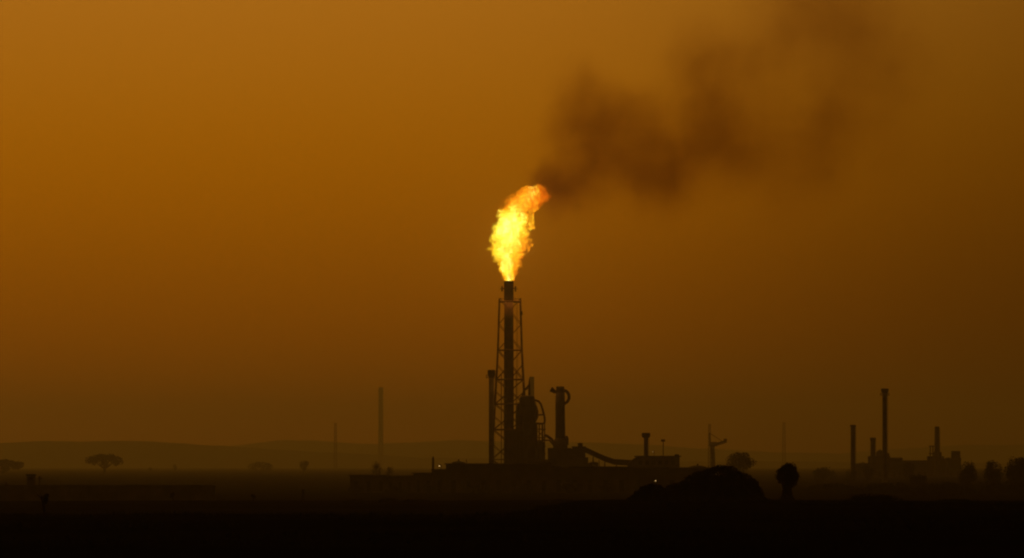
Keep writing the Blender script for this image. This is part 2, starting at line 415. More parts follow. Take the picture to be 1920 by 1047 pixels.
# sloping conveyor gallery down to the right-hand building
def gallery():
    D = DP-55; X = lambda a, p, dy=0: Vector((mx(a, D), D+dy, mz(p, D)))
    t = thing('conveyor_gallery', (mx(1130,D), D, 0), 'sloping enclosed conveyor gallery running down from the boiler house to the pump building', 'conveyor')
    pts = [(1096,843),(1115,852),(1135,861),(1152,866.5),(1190,868.5)]
    b = MB(); h = 1.15
    vs = []
    for a, p in pts:
        v = X(a, p)
        for dy, dz in ((-1.5,-h),(1.5,-h),(1.5,h),(-1.5,h)): vs.append((v.x, v.y+dy, v.z+dz))
    fs = [(0,1,2,3), tuple(range(len(vs)-4, len(vs)))[::-1]]
    for i in range(len(pts)-1):
        for j in range(4): fs.append((4*i+j, 4*i+(j+1)%4, 4*i+4+(j+1)%4, 4*i+4+j))
    b.poly(vs, fs); b.build('gallery', sheet, t)
    for a, p in ((1112,851),(1134,861),(1156,867)):
        v = X(a, p, -1.2); w = X(a, p, 1.2); b = MB()
        b.tube([v-Vector((0,0,h)), (v.x-.8, v.y, 0)], .2, 5); b.tube([w-Vector((0,0,h)), (w.x+.8, w.y, 0)], .2, 5); b.build('trestle', steel, t)
gallery()

def pump_building():
    D = DP-80; t = thing('pump_building', (mx(1232,D), D, 0), 'flat roofed pump building below the short flared chimney', 'building')
    b = MB(); b.box((mx(1192,D), D-6, 0), (mx(1273,D), D+6, mz(857,D)))
    z = mz(858,D); b.poly([(mx(1177,D), D-5.9, 0), (mx(1191.9,D), D-5.9, 0), (mx(1191.9,D), D-5.9, z), (mx(1177,D), D+5.9, 0), (mx(1191.9,D), D+5.9, 0), (mx(1191.9,D), D+5.9, z), (mx(1186,D), D-5.9, mz(862,D)), (mx(1186,D), D+5.9, mz(862,D)), (mx(1177,D), D-5.9, mz(868,D)), (mx(1177,D), D+5.9, mz(868,D))],
           [(0,1,2,6,8), (3,9,7,5,4), (8,6,7,9), (6,2,5,7), (0,8,9,3)])
    b.build('wall', conc, t)
    b = MB(); b.box((mx(1190,D), D-6.8, mz(857,D)), (mx(1276,D), D+6.8, mz(855,D))); b.build('roof', sheet, t)
    for i in range(6): MB().box((mx(1197+12*i,D), D-6.12, mz(872,D)), (mx(1204+12*i,D), D-6.004, mz(864,D))).build('window', darkm, t)
    MB().lathe(mx(1269,D), D, [(.9, mz(855,D)), (.9, mz(852.5,D)), (.3, mz(851.8,D))], 10).build('roof_vent', steel, t)
pump_building()
chimney('short_chimney', 1207, 1215.5, 812, 912, DP-70, 'short chimney with a wide flared cap standing above the pump building', cap=(8, 10))

# ------------------------------------------------------------------ long low sheds in front of the plant
def shed(px0, px1, ptop, D, depth, label, name='storage_shed', group=None, pitch=.0, doors=3, m=sheet):
    t = thing(name, (mx((px0+px1)/2,D), D, 0), label, 'shed', group)
    x0, x1, zt = mx(px0,D), mx(px1,D), mz(ptop,D)
    MB().box((x0, D, -.5), (x1, D+depth, zt-.35)).build('wall', m, t)
    b = MB(); ym = D+depth/2; e = .5
    b.poly([(x0-e,D-e,zt-.35),(x1+e,D-e,zt-.35),(x1+e,ym,zt+pitch),(x0-e,ym,zt+pitch),(x1+e,D+depth+e,zt-.35),(x0-e,D+depth+e,zt-.35)],
           [(0,1,2,3),(3,2,4,5),(0,3,5),(1,4,2),(0,5,4,1)])
    b.build('roof', sheet, t)
    w = (x1-x0)/doors
    for i in range(doors):
        xa = x0+w*(i+.35); MB().box((xa, D-.12, 0), (xa+min(4, w*.3), D-.004, min(zt*.6, 4))).build('door', darkm, t)
    return t
G = 'long low sheds in front of the plant'
shed(656, 726, 890.5, 1440, 14, 'low storage shed at the left end of the row before the flare plant', group=G)
shed(724, 776, 892, 1455, 12, 'lowest storage shed, second from the left end of the row before the flare plant', group=G)
shed(775, 812, 886.5, 1430, 14, 'narrow storage shed stepping up towards the flare stack, third of its row', group=G, doors=2)
shed(811, 838, 880, 1420, 14, 'small storage shed behind the lit pole lamp left of the flare stack', group=G, doors=1)
shed(836, 1034, 869, 1410, 22, 'largest storage shed, long and flat, right in front of the flare stack', group=G, doors=7)
shed(1033, 1180, 875, 1425, 18, 'long storage shed in front of the boiler house and gallery', group=G, doors=5)
shed(1179, 1342, 876.5, 1445, 18, 'long storage shed in front of the pump building', group=G, doors=5)

# long wall far left with the little tank on top
def boundary():
    D = 1090
    t = thing('boundary_wall', (mx(200,D), D, 0), 'long low dark boundary wall across the plain at the left', 'wall')
    b = MB()
    x0, x1 = mx(-900,D), mx(403,D)
    b.box((x0, D, -.6), (x1, D+.4, mz(911,D))); b.build('wall_panel', conc, t)
    b = MB(); b.box((x0, D-.1, mz(911,D)), (x1+.1, D+.5, mz(909.6,D))); b.build('coping', conc, t)
    i = 0; x = x1-.3
    while x > mx(-40,D):
        MB().box((x-.3, D-.3, -.6), (x+.3, D-.003, mz(911.2,D))).build('pier', conc, t); x -= 6.0
    D2 = D+6; px = D2/FPX
    t = thing('guard_hut', (mx(58,D2), D2, 0), 'small square guard tower rising behind the boundary wall', 'guard tower')
    b = MB(); b.box((mx(51,D2), D2-1, -.3), (mx(65.5,D2), D2+1, mz(892,D2))); b.build('wall', conc, t)
    b = MB(); b.box((mx(49.5,D2), D2-1.3, mz(892,D2)), (mx(67,D2), D2+1.3, mz(889.6,D2))); b.build('roof', sheet, t)
    MB().box((mx(54,D2), D2-1.06, mz(901,D2)), (mx(62,D2), D2-1.004, mz(895,D2))).build('window', darkm, t)
    for pxx, top in ((74, 893), (12, 905)):
        x = mx(pxx, D2); t = thing('utility_pole', (x, D2, 0), 'thin pole just right of the guard tower' if pxx == 74 else 'short pole behind the left end of the boundary wall', 'pole', 'poles behind the boundary wall')
        MB().tube([(x, D2, 0), (x, D2, mz(top,D2))], .18, 8).build('shaft', steel, t)
        MB().box((x-.7, D2-.08, mz(top,D2)-.7), (x+.7, D2+.08, mz(top,D2)-.5)).build('crossarm', steel, t)
boundary()

# ------------------------------------------------------------------ far masts and chimneys
def mast(px, ptop, D, w, label, name='lattice_mast'):
    x = mx(px, D); zt = mz(ptop, D); t = thing(name, (x, D, 0), label, 'mast', 'masts far beyond the plant')
    hw = w/2/FPX*D
    for i in range(4):
        sx, sy = ((-1,-1),(1,-1),(1,1),(-1,1))[i]
        MB().tube([(x+sx*hw*1.25, D+sy*hw*1.25, 0), (x+sx*hw*.75, D+sy*hw*.75, zt)], hw*.22, 5).build('leg', steel, t)
    b = MB(); n = max(6, int(zt/(hw*3)))
    for j in range(n):
        z0, z1 = zt*j/n, zt*(j+1)/n; w0 = hw*(1.25-.5*j/n); w1 = hw*(1.25-.5*(j+1)/n)
        for s in (-1, 1):
            b.tube([(x-w0, D+s*w0, z0), (x+w1, D+s*w1, z1)], hw*.14, 4); b.tube([(x+w0, D+s*w0, z0), (x-w1, D+s*w1, z1)], hw*.14, 4)
            b.tube([(x-w0, D+s*w0, z0), (x+w0, D+s*w0, z0)], hw*.12, 4)
    b.build('bracing', steel, t)
chimney('far_chimney', 709.5, 718.5, 726, 876, 13000, 'tall faint chimney fading into the haze left of the flare stack', taper=1.1)
mast(629, 793, 8800, 4.5, 'thin faint mast in the haze, left of the tall faint chimney')
mast(1330.5, 795, 6500, 4.5, 'thin mast rising above the crane in the haze')
mast(1470, 792, 10200, 5, 'very faint mast in the haze above the round black tree')

def crane():
    D = 3900; px = D/FPX; X = lambda a, p, dy=0: (mx(a, D), D+dy, mz(p, D))
    t = thing('tower_crane', (mx(1336,D), D, 0), 'hazy crane with its thick arm raised to the right beside the thin mast', 'crane')
    MB().tube([X(1336.5, 898), X(1336.5, 868), X(1335.5, 832)], [5.2*px, 4.8*px, 4.2*px], 10).build('column', steel, t)
    MB().box((mx(1330,D), D-2, mz(837,D)), (mx(1344,D), D+2, mz(829,D))).build('cab', sheet, t)
    b = MB(); b.tube([X(1338,835), X(1350,831.5), X(1362,827.5)], [3*px,2.8*px,2.6*px], 8); b.build('jib', steel, t)
    b = MB(); b.tube([X(1331,829), X(1330,812)], .5, 6); b.tube([X(1330,812), X(1356,829)], .25, 5); b.build('tie_rod', steel, t)
    MB().box((mx(1357,D), D-1.2, mz(827,D)), (mx(1363,D), D+1.2, mz(823,D))).build('jib_head', steel, t)
crane()

def lamp_mast():
    D = 2300; t = thing('floodlight_mast', (mx(1243,D), D, 0), 'thin floodlight mast above the right end of the pump building', 'floodlight mast')
    MB().tube([(mx(1243.5,D), D, 0), (mx(1243.5,D), D, mz(824,D))], [.35,.22], 8).build('pole', steel, t)
    MB().box((mx(1239.5,D), D-.5, mz(828.5,D)), (mx(1247,D), D+.5, mz(824,D))).build('light_bank', steel, t)
lamp_mast()

# right-hand works
chimney('right_chimney', 1654.5, 1663.5, 729, 908, 2250, 'tallest chimney on the right, with a wide cap', cap=(7.2, 8), platforms=(742,))
chimney('right_chimney', 1595, 1604, 797, 900, 2500, 'plain chimney standing alone left of the tallest right-hand chimney', cap=(5.6, 4))
chimney('right_chimney', 1632, 1641.5, 821, 895, 3000, 'small stubby chimney close to the foot of the tallest right-hand chimney', cap=(5.6, 7))
chimney('right_chimney', 1752.5, 1761.5, 800, 893, 3250, 'chimney with a rounded tip on the far right, above low works', cap=(4.2, 9), taper=1.2)
def works(px0, px1, ptop, D, label, n=3, extra=()):
    t = shed(px0, px1, ptop, D, 16, label, 'works_building', 'works buildings on the right', pitch=1.0, doors=n)
    for a, c, p in extra:
        MB().box((mx(a,D), D+2, mz(ptop,D)-.3), (mx(c,D), D+7, mz(p,D))).build('roof_plant', steel, t)
works(1631, 1669, 858, 3100, 'works building around the foot of the tallest right-hand chimney', 3, ((1664,1668,850),))
works(1672, 1692, 861, 3120, 'low works building right of the tallest right-hand chimney', 2)
works(1693, 1741, 866, 3160, 'longest and lowest works building, between the two right-hand plant clusters', 4)
works(1742, 1770, 858, 3300, 'works building under the chimney with a rounded tip', 2, ((1752,1766,848),))
works(1777, 1802, 861, 3320, 'low works building at the far right with a small tower on its roof', 2, ((1785,1801,846),))
works(1606, 1632, 872, 3080, 'small works building at the left end of the right-hand works', 2)

def tank(px, w, top, D, label, dome=.25):
    x, zt, r_ = mx(px, D), mz(top, D), w/2*D/FPX; t = thing('storage_tank', (x, D, 0), label, 'tank', 'storage tanks of the works')
    MB().lathe(x, D, [(r_, 0), (r_, zt-r_*dome)], 28).build('shell', paint, t, False)
    MB().lathe(x, D, [(r_+.08, zt-r_*dome), (r_*.8, zt-r_*dome*.5), (r_*.4, zt-r_*dome*.12), (.3, zt), (.3, zt+.6)], 28).build('roof', paint, t)
    b = MB()
    for i in range(9):
        a = -math.pi/2+i*.22; z = (zt-r_*dome)*i/8; b.tube([(x+(r_+.4)*math.cos(a), D+(r_+.4)*math.sin(a), z), (x+(r_+.4)*math.cos(a+.22), D+(r_+.4)*math.sin(a+.22), z+(zt-r_*dome)/8*.98)], .12, 4)
    b.build('stair', steel, t)
tank(1650, 15, 844, 3130, 'domed storage tank between the stubby chimney and the tallest right-hand chimney', .8)
tank(1618, 26, 868, 3150, 'wide low storage tank at the left end of the right-hand works')
tank(1779, 22, 859, 3340, 'storage tank between the two low buildings at the far right')
tank(1112, 20, 866, 1640, 'squat storage tank below the sloping conveyor gallery')
tank(860, 26, 865, 1500, 'wide storage tank showing just over the largest shed, left of the slim chimney')
tank(1308, 40, 873, 1600, 'very wide low storage tank right of the pump building')

def gantry():
    D = 3290; t = thing('pipe_gantry', (mx(1746,D), D, 0), 'small open pipe gantry left of the chimney with a rounded tip', 'gantry')
    b = MB()
    for a in (1743.5, 1748.5): b.tube([(mx(a,D), D-3, 0), (mx(a,D), D-3, mz(838,D))], .4, 6)
    b.build('post', steel, t)
    b = MB()
    for p in (838, 852, 866): b.box((mx(1741,D), D-4, mz(p,D)), (mx(1751,D), D-2, mz(p,D)+.8))
    b.build('beam', steel, t)
gantry()

# ------------------------------------------------------------------ lit lamps
def pole_lamp(px, py, D, label, s=.16):
    x, z = mx(px, D), mz(py, D); t = thing('pole_lamp', (x, D, 0), label, 'lamp', 'lit lamps at the plant')
    z0 = 0.0
    MB().tube([(x+.5, D, z0), (x+.5, D, z+.4), (x+.3, D-.1, z+.55), (x, D-.2, z+.5)], .08, 6).build('pole', steel, t)
    MB().lathe(x, D-.2, [(s*.5, z-s*1.4), (s, z-s*.7), (s*1.05, z+s*.6), (s*.6, z+s*1.3)], 12).build('lamp_glass', lampm, t, True)
    MB().lathe(x, D-.2, [(s*1.3, z+s*1.32), (s*.5, z+s*2.6)], 12).build('lamp_hood', steel, t)
pole_lamp(824, 874, 1415, 'lit pole lamp on the roofline of the sheds left of the flare stack', .11)
pole_lamp(1224, 847.5, 1715, 'dim lit lamp just right of the short flared chimney', .06)
pole_lamp(1229, 902, 1380, 'lit pole lamp low down, over the left end of the black thicket', .10)

# ------------------------------------------------------------------ vegetation
def crown_mesh(clumps, nper, size, g):
    b = MB()
    tot = sum(c[3]*c[4]*c[5] for c in clumps)
    for (x, y, z, rx, ry, rz) in clumps:
        n = int(nper*rx*ry*rz/tot)+40
        for _ in range(n):
            while True:
                v = Vector((g.uniform(-1,1), g.uniform(-1,1), g.uniform(-1,1)))
                if v.length <= 1: break
            k = v.length
            if k > .0: v = v/k*(k**.55)
            q = 1+.30*mnoise.noise(v*2.2+Vector((x, y, z)))+.12*mnoise.noise(v*6+Vector((z, x, y)))
            b.leaf(Vector((x+v.x*rx*q, y+v.y*ry*q, z+v.z*rz*q)), size, g)
    return b
def tree(name, px, py0, D, pxw, pytop, label, kind='round', group=None, leaves=2500, seed=1, trunk_w=None, cat='tree', pybase=None):
    g = random.Random(seed); k = D/FPX; x = mx(px, D); zb = gz(x, D)-.1
    zt, zc = mz(pytop, D), mz(py0, D); hw = pxw/2*k
    t = thing(name, (x, D, zb), label, cat, group)
    cl = []
    H = zt-zc
    if kind == 'flat':
        for i in range(13):
            a = -1+2*i/12; cl.append((x+a*hw*.85, D+g.uniform(-.5,.5)*hw, zc+H*(.55+.2*(1-a*a)+g.uniform(-.08,.08)), hw*.26, hw*.4, H*.30))
        for i in range(6): cl.append((x+g.uniform(-.6,.6)*hw, D+g.uniform(-.6,.6)*hw, zc+H*.3, hw*.18, hw*.2, H*.2))
    else:
        for i in range(16):
            while True:
                v = Vector((g.uniform(-1,1), g.uniform(-1,1), g.uniform(-1,1)))
                if v.length <= 1: break
            cl.append((x+v.x*hw*.66, D+v.y*hw*.66, zc+H*.5+v.z*H*.33, hw*g.uniform(.26,.42), hw*g.uniform(.26,.42), H*g.uniform(.14,.22)))
        cl.append((x, D, zc+H*.5, hw*.72, hw*.72, H*.40))
    crown_mesh(cl, leaves, max(.09, hw*.055), g).build('crown', leafm, t)
    b = MB(); tw = trunk_w*k/2 if trunk_w else hw*.07
    top = Vector((x, D, zc+H*.35))
    b.tube([(x, D, zb), (x+.1*tw, D, zb+(zc-zb)*.5), top], [tw*1.5, tw, tw*.6], 8)
    for i in range(6):
        a = i*math.pi/3+g.random(); st = Vector((x, D, zc-.15*H)) if zc-.15*H > zb+.5 else Vector((x, D, zb+.4))
        en = Vector((x+math.cos(a)*hw*.65, D+math.sin(a)*hw*.65, zc+H*(.45 if kind == 'flat' else g.uniform(.35,.75))))
        b.tube([st, st.lerp(en, .5)+Vector((0,0,-.04*H)), en], [tw*.6, tw*.4, tw*.15], 6)
    b.build('trunk', bark, t)
    return t
tree('round_tree', 1475, 917, 447, 56, 867.5, 'round black tree with a stout trunk, standing alone right of the thicket', leaves=9000, seed=3, trunk_w=20)
TG = 'trees fading into the haze on the left plain'
tree('acacia_tree', 196, 876, 4400, 66, 853, 'flat topped spreading tree alone on the hazy left plain', 'flat', TG, 1600, 11)
tree('acacia_tree', 6, 884, 4100, 74, 864, 'spreading tree cut off by the left edge of the photo', 'flat', TG, 1600, 12)
tree('small_tree', 570, 882, 4200, 24, 861, 'small round tree on the hazy plain left of the plant', 'round', TG, 900, 13, trunk_w=3)
tree('small_tree', 489, 888, 6000, 44, 867, 'very faint broad tree left of the small round tree', 'flat', TG, 900, 14)
tree('small_tree', 328, 886, 5200, 14, 870, 'faint slim tree on the plain beyond the boundary wall', 'round', TG, 500, 15)
tree('small_tree', 281, 886, 5400, 12, 874, 'faintest little tree between the flat topped tree and the slim tree', 'round', TG, 400, 16)
tree('bushy_tree', 1386, 893, 2400, 64, 842, 'large hazy bushy tree behind the peak of the thicket', 'round', None, 3000, 21)
RG = 'dark trees at the right edge'
tree('bushy_tree', 1815, 914, 1500, 46, 861, 'left and lowest of the three dark trees at the right edge', 'round', RG, 3200, 22)
tree('bushy_tree', 1862, 914, 1480, 46, 857, 'middle of the three dark trees at the right edge', 'round', RG, 3200, 23)
tree('bushy_tree', 1908, 915, 1460, 66, 851, 'widest dark tree at the right edge, cut by the picture', 'round', RG, 4000, 24)
tree('bushy_tree', 1722, 916, 1500, 44, 887, 'low dark tree below the chimney with a rounded tip', 'round', None, 1500, 25)
tree('small_tree', 706, 897, 1700, 26, 864, 'small hazy tree rising behind the leftmost sheds', 'round', None, 900, 26)
tree('small_tree', 731, 900, 1720, 20, 872, 'lower hazy tree right of the other one behind the leftmost sheds', 'round', None, 700, 27)
tree('shrub', 1085, 868, 1790, 18, 846, 'ragged shrub against the stepped boiler house', 'round', None, 500, 28, cat='shrub')
tree('bushy_tree', 1704, 905, 2250, 34, 861, 'hazy tree rising between the two right-hand plant clusters', 'round', None, 900, 101)
tree('bushy_tree', 1628, 905, 2240, 30, 862, 'hazy tree at the foot of the stubby chimney', 'round', None, 900, 102)
tree('bushy_tree', 1596, 908, 2100, 30, 876, 'low hazy tree beside the foot of the chimney standing alone', 'round', None, 700, 103)
tree('bushy_tree', 1545, 910, 2600, 60, 874, 'wide low hazy tree between the round black tree and the right-hand chimneys', 'round', None, 900, 104)
tree('shrub', 1036, 880, 1700, 26, 856, 'ragged shrub left of the stepped boiler house', 'round', None, 500, 105, cat='shrub')
HG = 'shrubs along the foot of the sheds'
for i, (px, w, top, lab) in enumerate(((668, 40, 908, 'shrub at the left end of the shed row'), (742, 60, 912, 'wide shrub in front of the lowest shed'), (806, 34, 904, 'shrub in front of the narrow stepped shed'),
    (893, 76, 908, 'widest shrub in front of the largest shed'), (985, 50, 903, 'shrub under the process tower at the foot of the largest shed'), (1068, 60, 900, 'shrub under the looped chimney at the foot of the sheds'), (1140, 52, 905, 'shrub below the sloping gallery at the foot of the sheds'))):
    tree('shrub', px, 930, 1370, w, top, lab, 'round', HG, 800, 110+i, cat='shrub')
x = mx(812, 1412)
t = thing('vent_post', (x, 1412, 0), 'short vent post beside the lit lamp on the sheds', 'post')
MB().tube([(x, 1412, 0), (x, 1412, mz(860,1412)), (x, 1412, mz(856,1412))], [.4,.35,.1], 8).build('shaft', steel, t)

# the big black thicket: four bushes grown together
TH = [(1160,944),(1172,936),(1192,924),(1200,917.5),(1215,909),(1228,907),(1236,913),(1247,917),(1255,911),(1276,905),(1289,894),(1305,886),(1324,884),(1333,875.5),(1352,872),(1368,875.5),(1377,884),(1400,890),(1419,903),(1431,926),(1446,940)]
def bush(px, D, pxw, pytop, label, leaves, seed, group=None, lumps=9, name='bush', size=.16, prof=None):
    g = random.Random(seed); k = D/FPX; x = mx(px, D); zb = gz(x, D)-.1; hw = pxw/2*k; H = mz(pytop, D)-zb
    t = thing(name, (x, D, zb), label, 'bush', group)
    cl = [(x, D, zb+H*.42, hw*.8, hw*.6, H*.5)] if not prof else [(x, D, zb+H*.3, hw*.7, hw*.5, H*.36)]
    for i in range(lumps):
        a = -1+2*(i+.5)/lumps; top = H*(1-.55*abs(a)**1.7)*g.uniform(.86, 1.0)
        r = hw*g.uniform(.16,.26)
        if prof:
            top = max(.5, mz(interp(px+a*pxw/2, prof), D)-zb+g.uniform(-.06,.06)); r = min(r, top*.5)
        cl.append((x+a*hw*.86, D+g.uniform(-.35,.35)*hw, zb+top-r*.75, r, r, min(r*.8, H*.3)))
        cl.append((x+a*hw*.86, D+g.uniform(-.3,.3)*hw, zb+top*.4, r*1.2, r*1.3, top*.42))
    crown_mesh(cl, leaves, size, g).build('foliage', leafm, t)
    b = MB()
    for i in range(7):
        a = g.random()*6.28; b.tube([(x+math.cos(a)*hw*.1, D+math.sin(a)*hw*.1, zb), (x+math.cos(a)*hw*.55, D+math.sin(a)*hw*.4, zb+H*.6)], [.07,.03], 5)
    b.build('stem', bark, t)
BG = 'bushes grown together into the black thicket'
bush(1352, 440, 92, 872, 'tallest bush in the middle of the black thicket', 9000, 31, BG, 10, prof=TH)
bush(1290, 436, 84, 886, 'bush on the left shoulder of the black thicket', 7000, 32, BG, 9, prof=TH)
bush(1400, 437, 84, 884, 'bush on the right shoulder of the black thicket', 7000, 33, BG, 9, prof=TH)
bush(1212, 434, 84, 907, 'low bush at the left end of the black thicket', 5000, 34, BG, 10, prof=TH)
bush(1250, 431, 40, 911, 'small bush filling the dip of the black thicket', 2500, 36, BG, 6, prof=TH)
# low scrub along the edge of the dark ground
SG = 'low scrub along the edge of the dark ground'
for i, (dd, px, w, top, lab) in enumerate((
    (745, 665, 60, 937, 'low dark scrub at the left end of the scrub line under the sheds'),
    (745, 730, 46, 934, 'knobbly scrub in the middle of the scrub line under the sheds'),
    (745, 780, 70, 936.5, 'low dark scrub at the right end of the scrub line under the sheds'),
    (745, 1055, 56, 936.5, 'low dark scrub below the looped chimney'),
    (446, 1638, 110, 925, 'low black mound of scrub below the tallest right-hand chimney'),
    (446, 1790, 90, 936, 'very low scrub below the three dark trees'))):
    bush(px, dd, w, top, lab, 2200, 41+i, SG, 7, 'scrub', .09*dd/446)

FG = 'wide dark scrub patches on the plain at the right'
for i, (px, D, w, top, lab) in enumerate((
    (1660, 1350, 150, 904, 'wide dark scrub patch on the plain under the tallest right-hand chimney'),
    (1770, 1300, 150, 902, 'wide dark scrub patch left of the three dark trees'),
    (1880, 1320, 150, 900, 'wide dark scrub patch in front of the three dark trees'),
    (1560, 1500, 110, 906, 'wide dark scrub patch on the plain right of the round black tree'))):
    bush(px, D, w, top, lab, 3500, 81+i, FG, 11, 'scrub', .32)

# bare little shrubs and posts standing on the flat
def shrublet(px, pb, D, ph, label, seed, lean=0.3):
    g = random.Random(seed); k = D/FPX; x = mx(px, D); zb = gz(x, D)-.05; h = ph*k
    t = thing('bare_shrub', (x, D, zb), label, 'shrub', 'bare shrubs on the dark flat')
    b = MB(); b.tube([(x, D, zb), (x-.05, D, zb+h*.5), (x-lean*h*.3, D, zb+h)], [h*.06, h*.045, h*.015], 6)
    for i in range(9):
        f = g.uniform(.3,.95); a = g.uniform(-1,1); s = Vector((x-lean*h*.3*f, D, zb+h*f)); b.tube([s, s+Vector((a*h*.35, g.uniform(-.3,.3)*h, h*.22))], [h*.025, h*.008], 4)
    b.build('stem', bark, t)
    cl = [(x+g.uniform(-.25,.25)*h-lean*h*.2, D, zb+h*g.uniform(.6,1), h*.13, h*.13, h*.1) for _ in range(6)]
    crown_mesh(cl, 240, h*.045, g).build('foliage', leafm, t)
shrublet(83, 970, 320, 40, 'bare leaning shrub below the guard tower', 51, .5)
shrublet(325, 948, 735, 18, 'bare shrub leaning left, in front of the boundary wall', 52, .7)
shrublet(476, 946, 738, 15, 'tiny bare shrub on the flat right of the boundary wall', 53)
def post(px, D, ph, label):
    x = mx(px, D); zb = gz(x, D); h = ph*D/FPX; t = thing('marker_post', (x, D, zb), label, 'post')
    MB().tube([(x, D, zb-.2), (x, D, zb+h)], [.12,.10], 8).build('shaft', bark, t)
    MB().lathe(x, D, [(.13, zb+h), (.17, zb+h+.05), (.15, zb+h+.14), (.05, zb+h+.18)], 10).build('cap', bark, t)
post(568, 742, 22, 'short dark marker post alone on the flat left of the scrub line')

# dry grass and low weeds on the near flat
g = random.Random(77); b = MB()
for i in range(9000):
    D = 180+ (g.random()**.7)*268; x = g.uniform(-.135, .135)*D
    if mnoise.noise(Vector((x*.06, D*.03, 2))) < .02: continue
    z = gz(x, D); h = g.uniform(.12,.34)
    for q in range(3):
        dx, dy = g.uniform(-.14,.14), g.uniform(-.14,.14); w = .02
        b.poly([(x-w, D, z-.02), (x+w, D, z-.02), (x+dx, D+dy, z+h)], [(0,1,2)])
tag(b.build('grass', grassm), 'dry dark grass and weeds scattered over the near flat', 'grass', kind='stuff')
LG = 'dark tussocks along the near rise at the left'
for i, (px, w, top) in enumerate(((8,26,968),(56,20,971),(108,22,968),(146,26,967),(190,30,969),(228,26,966),(262,30,964),(300,28,966))):
    lab = ['dark tussock at the left edge of the picture', 'second dark tussock from the left edge', 'dark tussock just right of the leaning bare shrub',
           'dark tussock left of centre in the near left row', 'widest dark tussock in the near left row', 'knobbly dark tussock below the flat topped tree',
           'tallest dark tussock of the near left row', 'dark tussock at the right end of the near left row'][i]
    bush(px, 322, w, top, lab, 700, 61+i, LG, 5, 'tussock', .06)

